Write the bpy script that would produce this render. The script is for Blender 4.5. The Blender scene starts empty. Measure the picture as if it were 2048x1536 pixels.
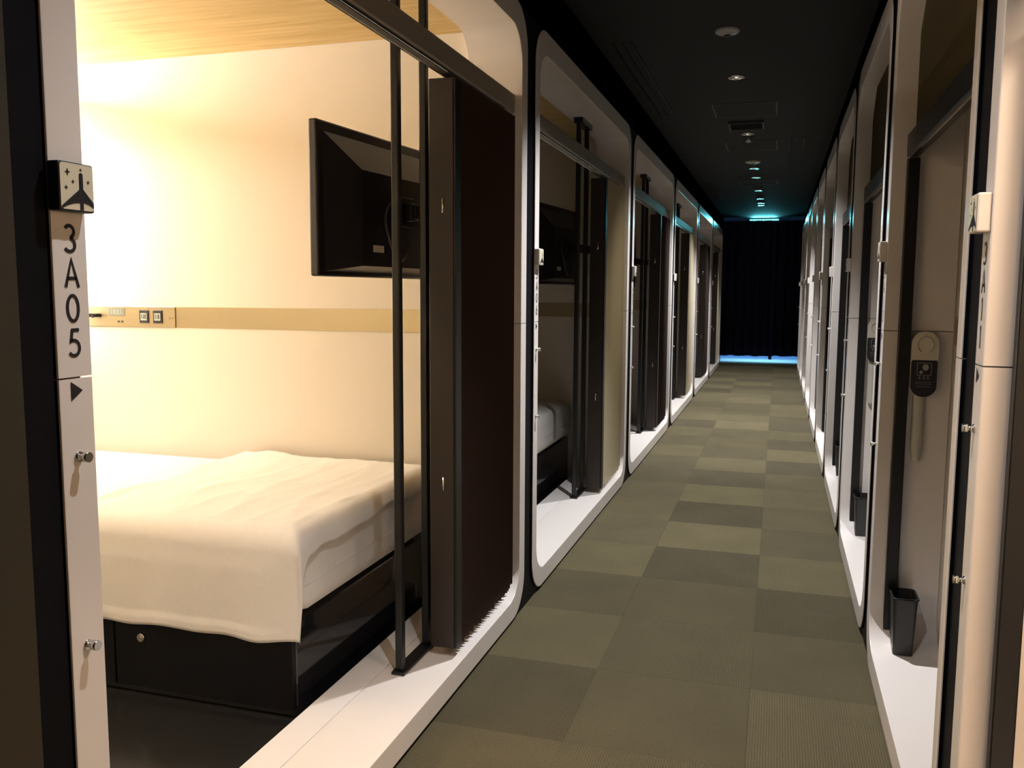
import bpy, bmesh, math, random
from mathutils import Vector, Matrix
random.seed(7)
sc = bpy.context.scene
COL = sc.collection
PI = math.pi

# ------------------------------------------------------------------ camera
F_PX = 1740.0
YAW, PITCH, ROLL = 0.29486834, 0.10645009, 0.0055
cy, sy = math.cos(YAW), math.sin(YAW)
fwd = Vector((-sy*math.cos(PITCH), cy*math.cos(PITCH), -math.sin(PITCH)))
right = Vector((cy, sy, 0.0))
up = right.cross(fwd)
r2 = math.cos(ROLL)*right + math.sin(ROLL)*up
u2 = -math.sin(ROLL)*right + math.cos(ROLL)*up
cam_d = bpy.data.cameras.new('camera')
cam = bpy.data.objects.new('camera', cam_d); COL.objects.link(cam)
cam_d.sensor_fit = 'HORIZONTAL'; cam_d.sensor_width = 36.0
cam_d.lens = 36.0*F_PX/2048.0
cam_d.clip_start = 0.02; cam_d.clip_end = 60
M = Matrix((r2, u2, -fwd)).transposed().to_4x4()
M.translation = Vector((0, 0, 1.27))
cam.matrix_world = M
sc.camera = cam

# ------------------------------------------------------------------ world, exposure
w = bpy.data.worlds.new('world'); sc.world = w; w.use_nodes = True
w.node_tree.nodes['Background'].inputs[0].default_value = (0.35, 0.38, 0.45, 1)
w.node_tree.nodes['Background'].inputs[1].default_value = 0.0
sc.view_settings.view_transform = 'Standard'
sc.view_settings.look = 'None'
sc.view_settings.gamma = 1.0
sc.view_settings.use_curve_mapping = False
sc.view_settings.exposure = 0.0

# light levels (W) of the corridor downlights, by distance along the corridor
LAMP_Y = {-0.8: 45, 1.35: 105, 3.55: 340, 5.744: 310, 7.785: 520, 9.93: 480, 12.06: 360, 14.1: 180}
LAMP_COL = (0.93, 0.95, 1.0)
WARM = (1.0, 0.955, 0.87)
CX = -0.297            # corridor centre line
XL, XR = -0.93, 0.336  # faces of the left and right cabin fronts
CEIL = 2.6
FAR = 16.4

# ------------------------------------------------------------------ materials
def mat(name, col, rough=0.5, metal=0.0, coat=0.0, noise=0.0, nscale=20.0, bump=0.0, bscale=200.0, spec=0.5, emit=None, estr=0.0, sheen=0.0):
    m = bpy.data.materials.new(name); m.use_nodes = True
    nt = m.node_tree; b = nt.nodes['Principled BSDF']
    b.inputs['Base Color'].default_value = (*col, 1)
    b.inputs['Roughness'].default_value = rough
    b.inputs['Metallic'].default_value = metal
    b.inputs['Coat Weight'].default_value = coat
    b.inputs['Specular IOR Level'].default_value = spec
    b.inputs['Sheen Weight'].default_value = sheen
    if emit:
        b.inputs['Emission Color'].default_value = (*emit, 1); b.inputs['Emission Strength'].default_value = estr
    tc = nt.nodes.new('ShaderNodeTexCoord')
    if noise > 0:
        n = nt.nodes.new('ShaderNodeTexNoise'); n.inputs['Scale'].default_value = nscale; n.inputs['Detail'].default_value = 4
        nt.links.new(tc.outputs['Object'], n.inputs['Vector'])
        mx = nt.nodes.new('ShaderNodeMix'); mx.data_type = 'RGBA'
        mx.inputs[6].default_value = (*[c*(1-noise) for c in col], 1); mx.inputs[7].default_value = (*[min(1, c*(1+noise)) for c in col], 1)
        nt.links.new(n.outputs['Fac'], mx.inputs[0]); nt.links.new(mx.outputs[2], b.inputs['Base Color'])
    if bump > 0:
        n2 = nt.nodes.new('ShaderNodeTexNoise'); n2.inputs['Scale'].default_value = bscale; n2.inputs['Detail'].default_value = 3
        nt.links.new(tc.outputs['Object'], n2.inputs['Vector'])
        bp = nt.nodes.new('ShaderNodeBump'); bp.inputs['Strength'].default_value = bump; bp.inputs['Distance'].default_value = 0.002
        nt.links.new(n2.outputs['Fac'], bp.inputs['Height']); nt.links.new(bp.outputs['Normal'], b.inputs['Normal'])
    return m

M_FRAME = mat('cream_lacquer', (0.78, 0.71, 0.65), 0.22, noise=0.02, nscale=3, spec=0.5)
M_SILL = mat('sill_lacquer', (0.78, 0.72, 0.67), 0.3, noise=0.02, nscale=3)
M_WALL = mat('cabin_wall_laminate', (0.80, 0.72, 0.615), 0.45, noise=0.02, nscale=2)
M_BLACK = mat('black_panel', (0.004, 0.004, 0.006), 0.5, spec=0.12)
M_DRAWER = mat('drawer_black', (0.005, 0.005, 0.006), 0.45, spec=0.2)
M_FASCIA = mat('fascia_black', (0.003, 0.003, 0.003), 0.95, spec=0.0)
M_UPPER_DARK = mat('upper_panel_brown', (0.05, 0.038, 0.018), 0.9, spec=0.1)
M_BLACKMETAL = mat('black_metal', (0.012, 0.012, 0.012), 0.35, metal=0.3)
M_GLOSS = mat('black_gloss_laminate', (0.010, 0.010, 0.013), 0.07, spec=0.6)
M_FLOORC = mat('cabin_floor_dark', (0.014, 0.013, 0.012), 0.22, noise=0.15, nscale=8)
M_CHROME = mat('chrome', (0.75, 0.73, 0.68), 0.18, metal=1.0)
M_BRASS = mat('champagne_metal', (0.50, 0.42, 0.26), 0.33, metal=0.75, noise=0.05, nscale=1.5)
M_RAIL = mat('rail_metal', (0.30, 0.255, 0.20), 0.42, metal=0.1)
M_BROWN = mat('brown_curtain', (0.038, 0.017, 0.010), 0.75, noise=0.15, nscale=40, sheen=0.1)
M_CREAMC = mat('cream_curtain', (0.62, 0.54, 0.38), 0.8, noise=0.05, nscale=40)
M_OLIVE = mat('olive_panel', (0.030, 0.022, 0.008), 0.75, noise=0.15, nscale=30)
M_SHEET = mat('white_sheet', (0.84, 0.81, 0.76), 0.85, noise=0.02, nscale=30, bump=0.3, bscale=600)
M_BLANKET = mat('cream_blanket', (0.86, 0.82, 0.76), 0.9, noise=0.03, nscale=60, bump=0.35, bscale=500, sheen=0.2)
M_TVBACK = mat('tv_plastic', (0.012, 0.011, 0.012), 0.32)
M_SCREEN = mat('tv_screen', (0.004, 0.004, 0.005), 0.06)
M_INK = mat('ink', (0.012, 0.010, 0.014), 0.5)
M_LABEL = mat('paper_label', (0.72, 0.66, 0.55), 0.6)
M_SIGNFACE = mat('sign_face', (0.72, 0.65, 0.48), 0.4)
M_CEIL = mat('ceiling_paint', (0.0045, 0.0045, 0.0042), 0.8, noise=0.2, nscale=2)
M_GREYLINE = mat('hatch_trim', (0.055, 0.055, 0.052), 0.5)
M_PLASTIC = mat('white_plastic', (0.55, 0.52, 0.45), 0.4)
M_DARKCURT = mat('far_curtain_cloth', (0.014, 0.017, 0.060), 0.85, noise=0.2, nscale=20)
M_HANG = mat('hanger_plastic', (0.66, 0.60, 0.48), 0.3)
M_BIN = mat('bin_plastic', (0.022, 0.022, 0.021), 0.45)
M_FARFLOOR = mat('far_floor_gloss', (0.7, 0.72, 0.75), 0.25)
M_TUBE = mat('lamp_tube', (1, 1, 1), 0.5, emit=(1.0, 0.86, 0.62), estr=6.0)
M_LED = mat('exit_light_face', (0.1, 0.9, 0.8), 0.5, emit=(0.16, 0.85, 0.9), estr=2.2)
M_LCD = mat('lcd_display', (0.22, 0.24, 0.20), 0.3)
M_BULB = mat('downlight_bulb', (0.9, 0.9, 0.85), 0.3, emit=(1, 0.95, 0.85), estr=0.6)

def carpet():
    m = bpy.data.materials.new('carpet_tiles'); m.use_nodes = True
    nt = m.node_tree; b = nt.nodes['Principled BSDF']; L = nt.links.new
    N = nt.nodes.new
    def mth(op, a, bb=None, c=None):
        n = N('ShaderNodeMath'); n.operation = op
        for i, v in enumerate((a, bb, c)):
            if v is None: continue
            if isinstance(v, (int, float)): n.inputs[i].default_value = v
            else: L(v, n.inputs[i])
        return n.outputs[0]
    g = N('ShaderNodeNewGeometry'); s = N('ShaderNodeSeparateXYZ'); L(g.outputs['Position'], s.inputs[0])
    x = mth('DIVIDE', mth('ADD', s.outputs[0], 0.04), 0.5); y = mth('DIVIDE', mth('SUBTRACT', s.outputs[1], 0.29), 0.5)
    ix, iy = mth('FLOOR', x), mth('FLOOR', y)
    cb = N('ShaderNodeCombineXYZ'); L(ix, cb.inputs[0]); L(iy, cb.inputs[1])
    wn = N('ShaderNodeTexWhiteNoise'); wn.noise_dimensions = '2D'; L(cb.outputs[0], wn.inputs['Vector'])
    par = mth('MODULO', mth('ADD', mth('ADD', ix, iy), 200.0), 2.0)
    par = mth('GREATER_THAN', par, 0.5)
    fx = mth('SINE', mth('MULTIPLY', s.outputs[0], 2*PI/0.0075)); fy = mth('SINE', mth('MULTIPLY', s.outputs[1], 2*PI/0.0075))
    st = N('ShaderNodeMix'); st.data_type = 'FLOAT'; L(par, st.inputs[0]); L(fx, st.inputs[2]); L(fy, st.inputs[3])
    stripe = st.outputs[0]
    # brightness of the tile: pile direction and dye lot
    br = mth('ADD', mth('MULTIPLY', wn.outputs['Value'], 0.40), mth('MULTIPLY', par, 0.15))
    br = mth('ADD', br, 0.66)
    ns = N('ShaderNodeTexNoise'); ns.inputs['Scale'].default_value = 260; ns.inputs['Detail'].default_value = 3; L(g.outputs['Position'], ns.inputs['Vector'])
    ns2 = N('ShaderNodeTexNoise'); ns2.inputs['Scale'].default_value = 4; ns2.inputs['Detail'].default_value = 3; L(g.outputs['Position'], ns2.inputs['Vector'])
    br = mth('MULTIPLY', br, mth('ADD', 0.94, mth('MULTIPLY', stripe, 0.20)))
    br = mth('MULTIPLY', br, mth('ADD', 0.15, mth('MULTIPLY', ns.outputs['Fac'], 1.7)))
    br = mth('MULTIPLY', br, mth('ADD', 0.80, mth('MULTIPLY', ns2.outputs['Fac'], 0.4)))
    # seams between tiles
    ex = mth('ABSOLUTE', mth('SUBTRACT', mth('FRACT', x), 0.5)); ey = mth('ABSOLUTE', mth('SUBTRACT', mth('FRACT', y), 0.5))
    seam = mth('GREATER_THAN', mth('MAXIMUM', ex, ey), 0.4965)
    br = mth('MULTIPLY', br, mth('SUBTRACT', 1.0, mth('MULTIPLY', seam, 0.18)))
    vm = N('ShaderNodeVectorMath'); vm.operation = 'SCALE'; vm.inputs[0].default_value = (0.096, 0.077, 0.037); L(br, vm.inputs['Scale'])
    L(vm.outputs[0], b.inputs['Base Color'])
    b.inputs['Roughness'].default_value = 0.9; b.inputs['Specular IOR Level'].default_value = 0.15
    b.inputs['Sheen Weight'].default_value = 0.08
    bp = N('ShaderNodeBump'); bp.inputs['Strength'].default_value = 0.35; bp.inputs['Distance'].default_value = 0.002
    L(mth('ADD', stripe, mth('MULTIPLY', ns.outputs['Fac'], 2.0)), bp.inputs['Height']); L(bp.outputs['Normal'], b.inputs['Normal'])
    return m
M_CARPET = carpet()

def wood():
    m = bpy.data.materials.new('cabin_ceiling_wood'); m.use_nodes = True
    nt = m.node_tree; b = nt.nodes['Principled BSDF']; L = nt.links.new; N = nt.nodes.new
    tc = N('ShaderNodeTexCoord'); mp = N('ShaderNodeMapping'); mp.inputs['Scale'].default_value = (14.0, 0.9, 1.0)
    L(tc.outputs['Object'], mp.inputs[0])
    n = N('ShaderNodeTexNoise'); n.inputs['Scale'].default_value = 3.0; n.inputs['Detail'].default_value = 6; n.inputs['Distortion'].default_value = 0.4
    L(mp.outputs[0], n.inputs['Vector'])
    cr = N('ShaderNodeValToRGB'); cr.color_ramp.elements[0].position = 0.3; cr.color_ramp.elements[1].position = 0.72
    cr.color_ramp.elements[0].color = (0.56, 0.37, 0.13, 1); cr.color_ramp.elements[1].color = (0.74, 0.54, 0.24, 1)
    L(n.outputs['Fac'], cr.inputs[0]); L(cr.outputs[0], b.inputs['Base Color'])
    b.inputs['Roughness'].default_value = 0.5
    return m
M_WOOD = wood()

# ------------------------------------------------------------------ mesh helpers
def bx(bm, x0, x1, y0, y1, z0, z1, bev=0.0, seg=2):
    n0 = len(bm.verts)
    vs = [bm.verts.new(p) for p in ((x0,y0,z0),(x1,y0,z0),(x1,y1,z0),(x0,y1,z0),(x0,y0,z1),(x1,y0,z1),(x1,y1,z1),(x0,y1,z1))]
    fs = [bm.faces.new([vs[i] for i in f]) for f in ((0,3,2,1),(4,5,6,7),(0,1,5,4),(1,2,6,5),(2,3,7,6),(3,0,4,7))]
    if bev > 0:
        es = list({e for f in fs for e in f.edges})
        bmesh.ops.bevel(bm, geom=es, offset=bev, segments=seg, profile=0.5, affect='EDGES')
    return bm

def tube(bm, p0, p1, r, n=16, r1=None, caps=True):
    p0, p1 = Vector(p0), Vector(p1); d = (p1-p0).normalized()
    a = d.orthogonal().normalized(); b = d.cross(a)
    r1 = r if r1 is None else r1
    A = [bm.verts.new(p0 + r*(math.cos(2*PI*i/n)*a + math.sin(2*PI*i/n)*b)) for i in range(n)]
    B = [bm.verts.new(p1 + r1*(math.cos(2*PI*i/n)*a + math.sin(2*PI*i/n)*b)) for i in range(n)]
    for i in range(n):
        f = bm.faces.new((A[i], A[(i+1) % n], B[(i+1) % n], B[i])); f.smooth = True
    if caps:
        bm.faces.new(A[::-1]); bm.faces.new(B)
    return bm

def lathe(bm, prof, c, n=28, axis='z'):
    rings = []
    for r, z in prof:
        ring = []
        for i in range(n):
            t = 2*PI*i/n
            ring.append(bm.verts.new((c[0]+r*math.cos(t), c[1]+r*math.sin(t), c[2]+z)))
        rings.append(ring)
    for a, b in zip(rings, rings[1:]):
        for i in range(n):
            f = bm.faces.new((a[i], a[(i+1) % n], b[(i+1) % n], b[i])); f.smooth = True
    return bm

def polytube(bm, pts, r, n=8):
    rings = []
    P = [Vector(p) for p in pts]
    a = None
    for i, p in enumerate(P):
        d = (P[min(i+1, len(P)-1)] - P[max(i-1, 0)]).normalized()
        if a is None: a = d.orthogonal().normalized()
        a = (a - d*a.dot(d)).normalized(); b = d.cross(a)
        rings.append([bm.verts.new(p + r*(math.cos(2*PI*k/n)*a + math.sin(2*PI*k/n)*b)) for k in range(n)])
    for q, s in zip(rings, rings[1:]):
        for k in range(n):
            f = bm.faces.new((q[k], q[(k+1) % n], s[(k+1) % n], s[k])); f.smooth = True
    bm.faces.new(rings[0][::-1]); bm.faces.new(rings[-1])
    return bm

def prism(bm, poly, v0, v1):
    """poly: (x, z) outline, extruded in y from v0 to v1"""
    A = [bm.verts.new((x, v0, z)) for x, z in poly]; B = [bm.verts.new((x, v1, z)) for x, z in poly]
    bm.faces.new(A); bm.faces.new(B[::-1])
    n = len(poly)
    for i in range(n): bm.faces.new((A[i], B[i], B[(i+1) % n], A[(i+1) % n]))
    return bm

def mesh(name, bm, m, parent=None, norm=True):
    if norm: bmesh.ops.recalc_face_normals(bm, faces=bm.faces[:])
    me = bpy.data.meshes.new(name); bm.to_mesh(me); bm.free()
    me.materials.append(m)
    o = bpy.data.objects.new(name, me); COL.objects.link(o)
    if parent: o.parent = parent
    return o

def empty(name, loc=(0, 0, 0), rz=0.0):
    o = bpy.data.objects.new(name, None); COL.objects.link(o)
    o.location = loc; o.rotation_euler = (0, 0, rz); o.empty_display_size = 0.1
    return o

def tag(o, label=None, cat=None, group=None, kind=None):
    if label: o['label'] = label
    if cat: o['category'] = cat
    if group: o['group'] = group
    if kind: o['kind'] = kind
    return o

def struct(name, bm, m):
    o = mesh(name, bm, m); o['kind'] = 'structure'; return o

KIDS = {}
def children(o): return [c for c in bpy.data.objects if c.parent == o]
def copy_tree(o, parent=None):
    c = o.copy(); COL.objects.link(c); c.parent = parent
    for ch in children(o): copy_tree(ch, c)
    return c

# ------------------------------------------------------------------ corridor shell
YB = -2.2
bm = bmesh.new(); bx(bm, -3.4, 2.7, YB, FAR+0.05, -0.1, 0.0); struct('floor', bm, M_CARPET)
bm = bmesh.new(); bx(bm, -3.4, 2.7, YB, 20.2, CEIL, CEIL+0.1); struct('ceiling', bm, M_CEIL)
bm = bmesh.new(); bx(bm, -3.4, 2.7, YB-0.1, YB, -0.1, CEIL+0.1); struct('wall_back', bm, M_BLACK)
bm = bmesh.new(); bx(bm, -3.5, -3.4, YB, 20.2, -0.1, CEIL+0.1); struct('wall_left', bm, M_BLACK)
bm = bmesh.new(); bx(bm, 2.7, 2.8, YB, 20.2, -0.1, CEIL+0.1); struct('wall_right', bm, M_BLACK)
bm = bmesh.new(); bx(bm, -3.4, 2.7, 20.1, 20.2, -0.1, CEIL+0.1); struct('wall_far', bm, M_BLACK)
bm = bmesh.new(); bx(bm, -3.4, 2.7, FAR+0.05, 20.1, -0.1, -0.002); tag(mesh('floor_beyond', bm, M_FARFLOOR), kind='structure')
# the fascia over the cabin fronts
ntrim = [0]
def trim(x0, x1, y0, y1, z0, z1, m=M_BLACK):
    ntrim[0] += 1
    b = bmesh.new(); bx(b, x0, x1, y0, y1, z0, z1); return struct('trim_%d' % ntrim[0], b, m)
trim(XL-0.09, XL-0.06, YB, FAR, 2.315, CEIL, M_FASCIA)
trim(XR+0.06, XR+0.09, YB, FAR, 2.315, CEIL, M_FASCIA)

# ------------------------------------------------------------------ glyphs (local x right, z up, 1 unit tall)
def arc(cx, cz, rx, rz, a0, a1, n=18):
    return [(cx+rx*math.cos(math.radians(a0+(a1-a0)*i/n)), cz+rz*math.sin(math.radians(a0+(a1-a0)*i/n))) for i in range(n+1)]
GL = {
 '3': [arc(0.30, 0.745, 0.21, 0.215, 150, -80), arc(0.29, 0.275, 0.25, 0.235, 82, -150)],
 'A': [[(0.02, 0.0), (0.33, 1.0), (0.64, 0.0)], [(0.12, 0.33), (0.54, 0.33)]],
 '0': [arc(0.31, 0.5, 0.26, 0.46, 0, 360, 32)],
 '5': [[(0.54, 0.96), (0.22, 0.96), (0.15, 0.58)] + arc(0.27, 0.31, 0.27, 0.28, 118, -145)],
 '1': [[(0.20, 0.86), (0.34, 0.97), (0.34, 0.0)]],
 '6': [[(0.42, 0.98), (0.10, 0.42)], arc(0.31, 0.29, 0.25, 0.26, 0, 360, 28)],
 '7': [[(0.06, 0.95), (0.56, 0.95), (0.20, 0.0)]],
 '8': [arc(0.31, 0.74, 0.20, 0.21, 0, 360, 24), arc(0.31, 0.27, 0.25, 0.25, 0, 360, 28)],
 '9': [arc(0.31, 0.69, 0.25, 0.26, 0, 360, 28), [(0.52, 0.56), (0.20, 0.0)]],
 '2': [arc(0.31, 0.70, 0.23, 0.25, 165, -35) + [(0.07, 0.04), (0.57, 0.04)]],
 '4': [[(0.44, 0.0), (0.44, 0.97), (0.05, 0.30), (0.60, 0.30)]],
}
def stroke(bm, pts, w, y):
    P = [Vector((p[0], p[1])) for p in pts]
    L, R = [], []
    for i, p in enumerate(P):
        a = P[i]-P[i-1] if i > 0 else P[1]-P[0]
        b = P[i+1]-P[i] if i < len(P)-1 else a
        a = a.normalized(); b = b.normalized()
        t = (a+b)
        t = a if t.length < 1e-4 else t.normalized()
        k = 1.0/max(0.55, math.sqrt(max(0.0, (1+a.dot(b))/2)))
        n = Vector((-t.y, t.x))*w/2*k
        L.append(bm.verts.new((p.x+n.x, y, p.y+n.y))); R.append(bm.verts.new((p.x-n.x, y, p.y-n.y)))
    for i in range(len(P)-1):
        bm.faces.new((L[i], L[i+1], R[i+1], R[i]))
def number_mesh(text, uc, z0, h=0.038, step=0.0475, y=-0.0008):
    bm = bmesh.new()
    for k, ch in enumerate(text):
        for s in GL[ch]:
            stroke(bm, [(uc-0.31*h*1.02+px*h*0.98, z0-k*step+pz*h) for px, pz in s], 0.0049, y)
    return bm
def sphere_star(bm, cx, cz, r, y):
    pts = []
    for i in range(8):
        t = PI/2 + i*PI/4; rr = r if i % 2 == 0 else r*0.30
        pts.append(bm.verts.new((cx+rr*math.cos(t), y, cz+rr*math.sin(t))))
    bm.faces.new(pts)

# ------------------------------------------------------------------ cabin builder (local x along the front, y into the cabin, z up)
OUT_R, TOPZ = 0.15, 2.31
def rrect(x0, x1, z0, z1, r, n=10):
    pts = []
    for cx_, cz_, a in ((x1-r, z0+r, -90), (x1-r, z1-r, 0), (x0+r, z1-r, 90), (x0+r, z0+r, 180)):
        for i in range(n+1):
            t = math.radians(a+90.0*i/n); pts.append((cx_+r*math.cos(t), cz_+r*math.sin(t)))
    return pts
def frame_half(W, upper, jw2, v0=0.0, v1=0.21, jw=0.072):
    """ring between outer and inner rounded rectangles, cut at the seam"""
    n = 10
    o = rrect(0.010, W-0.008, 0.012, TOPZ, OUT_R, n); i = rrect(jw, W-jw2, 0.088, 2.22, 0.125, n)
    seam = 1.147
    k = n+1
    # order of the corners: right-bottom, right-top, left-top, left-bottom
    if upper:
        zs = seam+0.0012
        O = [(W-0.008, zs)] + o[k:3*k] + [(0.010, zs)]; I = [(W-jw2, zs)] + i[k:3*k] + [(jw, zs)]
    else:
        zs = seam-0.0012
        O = [(0.010, zs)] + o[3*k:] + o[:k] + [(W-0.008, zs)]; I = [(jw, zs)] + i[3*k:] + i[:k] + [(W-jw2, zs)]
    bm = bmesh.new()
    def col(p, v): return bm.verts.new((p[0], v, p[1]))
    b = 0.0035
    def inset(P, Q, d):
        out = []
        for p, q in zip(P, Q):
            dx, dz = q[0]-p[0], q[1]-p[1]; l = math.hypot(dx, dz); out.append((p[0]+dx/l*d, p[1]+dz/l*d))
        return out
    Oi = inset(O, I, b); Ii = inset(I, O, b)
    loops = [[col(p, v1) for p in O], [col(p, v0+b) for p in O], [col(p, v0+b*0.3) for p in inset(O, I, b*0.3)], [col(p, v0) for p in Oi],
             [col(p, v0) for p in Ii], [col(p, v0+b*0.3) for p in inset(I, O, b*0.3)], [col(p, v0+b) for p in I], [col(p, v1) for p in I]]
    m = len(loops)
    for a in range(m):
        A, B = loops[a], loops[(a+1) % m]
        for j in range(len(O)-1):
            f = bm.faces.new((A[j], A[j+1], B[j+1], B[j])); f.smooth = True
            if a == 0: f.material_index = 1
    for e in (0, -1):
        bm.faces.new([l[e] for l in loops])
    return bm

def shade_auto(o, ang=35):
    me = o.data
    b = bmesh.new(); b.from_mesh(me)
    for f in b.faces: f.smooth = True
    for e in b.edges:
        if len(e.link_faces) == 2 and e.calc_face_angle() > math.radians(ang): e.smooth = False
    b.to_mesh(me); b.free()

def make_cabin(W, D, num, lit=False, rail_z=None, jw2=0.078):
    t = empty('sleeping_cabin')
    f1 = mesh('upper_frame', frame_half(W, True, jw2), M_FRAME, t); shade_auto(f1)
    f2 = mesh('lower_frame', frame_half(W, False, jw2), M_FRAME, t); shade_auto(f2)
    f1.data.materials.append(M_BLACK); f2.data.materials.append(M_BLACK)
    for f in (f1, f2):
        wn = f.modifiers.new('normals', 'WEIGHTED_NORMAL'); wn.weight = 100; wn.keep_sharp = True
    # black fillers behind the rounded outer corners
    x0, x1, r = 0.0095, W-0.0075, OUT_R
    A = lambda cx_, cz_, a0, a1: arc(cx_, cz_, r+0.0006, r+0.0006, a0, a1, 10)
    for P in ([(x0, 0.0005), (x0+r, 0.0005)] + A(x0+r, 0.012+r, 270, 180), [(x1, 0.0005)] + A(x1-r, 0.012+r, 360, 270) + [(x1-r, 0.0005)],
              [(x0, 2.314)] + A(x0+r, TOPZ-r, 180, 90) + [(x0+r, 2.314)], [(x1, 2.314), (x1-r, 2.314)] + A(x1-r, TOPZ-r, 90, 0)):
        bm = bmesh.new(); prism(bm, P, 0.010, 0.20); mesh('corner_filler', bm, M_BLACK, t)
    # plinth under the rounded corners
    bm = bmesh.new(); bx(bm, 0.16, W-0.16, 0.004, 0.20, 0.0, 0.0115); mesh('plinth', bm, M_BLACK, t)
    # sill behind the frame: two laid strips with a groove between
    bm = bmesh.new(); bx(bm, 0.075, W-0.075, 0.213, 0.31, 0.02, 0.088, 0.002); mesh('sill_strip', bm, M_SILL, t)
    bm = bmesh.new(); bx(bm, 0.03, W-0.03, 0.3105, D, 0.002, 0.02); mesh('floor_panel', bm, M_FLOORC, t)
    for nm, a, b_ in (('side_panel', 0.032, 0.066), ('side_panel', W-0.066, W-0.032)):
        bm = bmesh.new(); bx(bm, a, b_, 0.2115, D, 0.021, 2.235); mesh(nm, bm, M_WALL, t)
    bm = bmesh.new(); bx(bm, 0.0665, W-0.0665, D-0.03, D, 0.021, 2.235); mesh('rear_panel', bm, M_WALL, t)
    bm = bmesh.new(); bx(bm, 0.032, W-0.032, 0.2115, D, 2.2355, 2.275); mesh('ceiling_panel', bm, M_WOOD, t)
    bm = bmesh.new(); bx(bm, 0.028, W-0.028, 0.2115, D+0.01, 2.276, 2.29); mesh('roof_panel', bm, M_BLACK, t)
    # black outer skin seen in the gaps
    for a, b_ in ((0.012, 0.0315), (W-0.0315, W-0.010)):
        bm = bmesh.new(); bx(bm, a, b_, 0.2115, D, 0.0, 2.275); mesh('outer_skin', bm, M_BLACK, t)
    # metal strips along both side walls
    for a, b_ in ((0.0665, 0.0685), (W-0.0685, W-0.0665)):
        bm = bmesh.new(); bx(bm, a, b_, 0.216, D-0.031, 1.104, 1.194, 0.0006, 1); mesh('metal_strip', bm, M_BRASS, t)
    # black strike channel of the folding door on the number side
    bm = bmesh.new(); bx(bm, 0.0725, 0.096, 0.044, 0.082, 0.092, rail_z, 0.003); mesh('strike_channel', bm, M_BLACKMETAL, t)
    # number, arrow, hooks, emblem box on the face of the jamb
    mesh('cabin_number', number_mesh(num, 0.041, 1.319), M_INK, t)
    bm = bmesh.new(); v = [bm.verts.new(p) for p in ((0.030, -0.0008, 1.142), (0.030, -0.0008, 1.115), (0.051, -0.0008, 1.1285))]
    bm.faces.new(v); mesh('arrow_mark', bm, M_INK, t)
    for z in (1.036, 0.763):
        bm = bmesh.new(); tube(bm, (0.038, 0.001, z), (0.038, -0.012, z), 0.0042, 14); tube(bm, (0.038, -0.011, z), (0.038, -0.019, z), 0.0072, 20)
        tube(bm, (0.038, 0.001, z), (0.038, -0.003, z), 0.0075, 20)
        mesh('coat_hook', bm, M_CHROME, t)
    bs = 0.020 if lit else 0.022
    bm = bmesh.new(); bx(bm, 0.006, 0.068, -bs, 0.0, 1.373, 1.4385, 0.003); e = mesh('emblem_box', bm, M_INK if lit else M_FRAME, t);  # black box on the first left cabin: shade of its near side put into the colour
    bm = bmesh.new(); P = rrect(0.0080, 0.0660, 1.3755, 1.4365, 0.005, 5); vs = [bm.verts.new((x, -bs-0.0006, z)) for x, z in P]; bm.faces.new(vs)
    mesh('emblem_face', bm, M_SIGNFACE, e)
    bm = bmesh.new(); X0, X1, Z1, Z0 = 0.0085, 0.0655, 1.436, 1.3755
    def q(x, y): return (X0+(X1-X0)*x, -bs-0.0012, Z1-(Z1-Z0)*y)
    def poly(pts): bm.faces.new([bm.verts.new(q(*p)) for p in pts])
    poly([(0.56, 0.20), (0.60, 0.175), (0.64, 0.175), (0.675, 0.20), (0.675, 0.53), (0.995, 0.82), (0.995, 0.93), (0.84, 0.86), (0.67, 0.83), (0.67, 0.995), (0.565, 0.995), (0.565, 0.84),
          (0.38, 0.86), (0.20, 0.91), (0.02, 0.985), (0.01, 0.93), (0.56, 0.54)])
    poly([(0.575, 0.125), (0.615, 0.07), (0.66, 0.125)])
    for cx_, cy_, r in ((0.21, 0.19, 0.095), (0.37, 0.385, 0.06), (0.155, 0.53, 0.068), (0.84, 0.36, 0.06)):
        pts = []
        for i in range(8):
            a = PI/2+i*PI/4; rr = r if i % 2 == 0 else r*0.32
            pts.append((cx_+rr*math.cos(a), cy_-rr*math.sin(a)))
        poly(pts)
    mesh('emblem_print', bm, M_INK, e)
    return t

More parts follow.
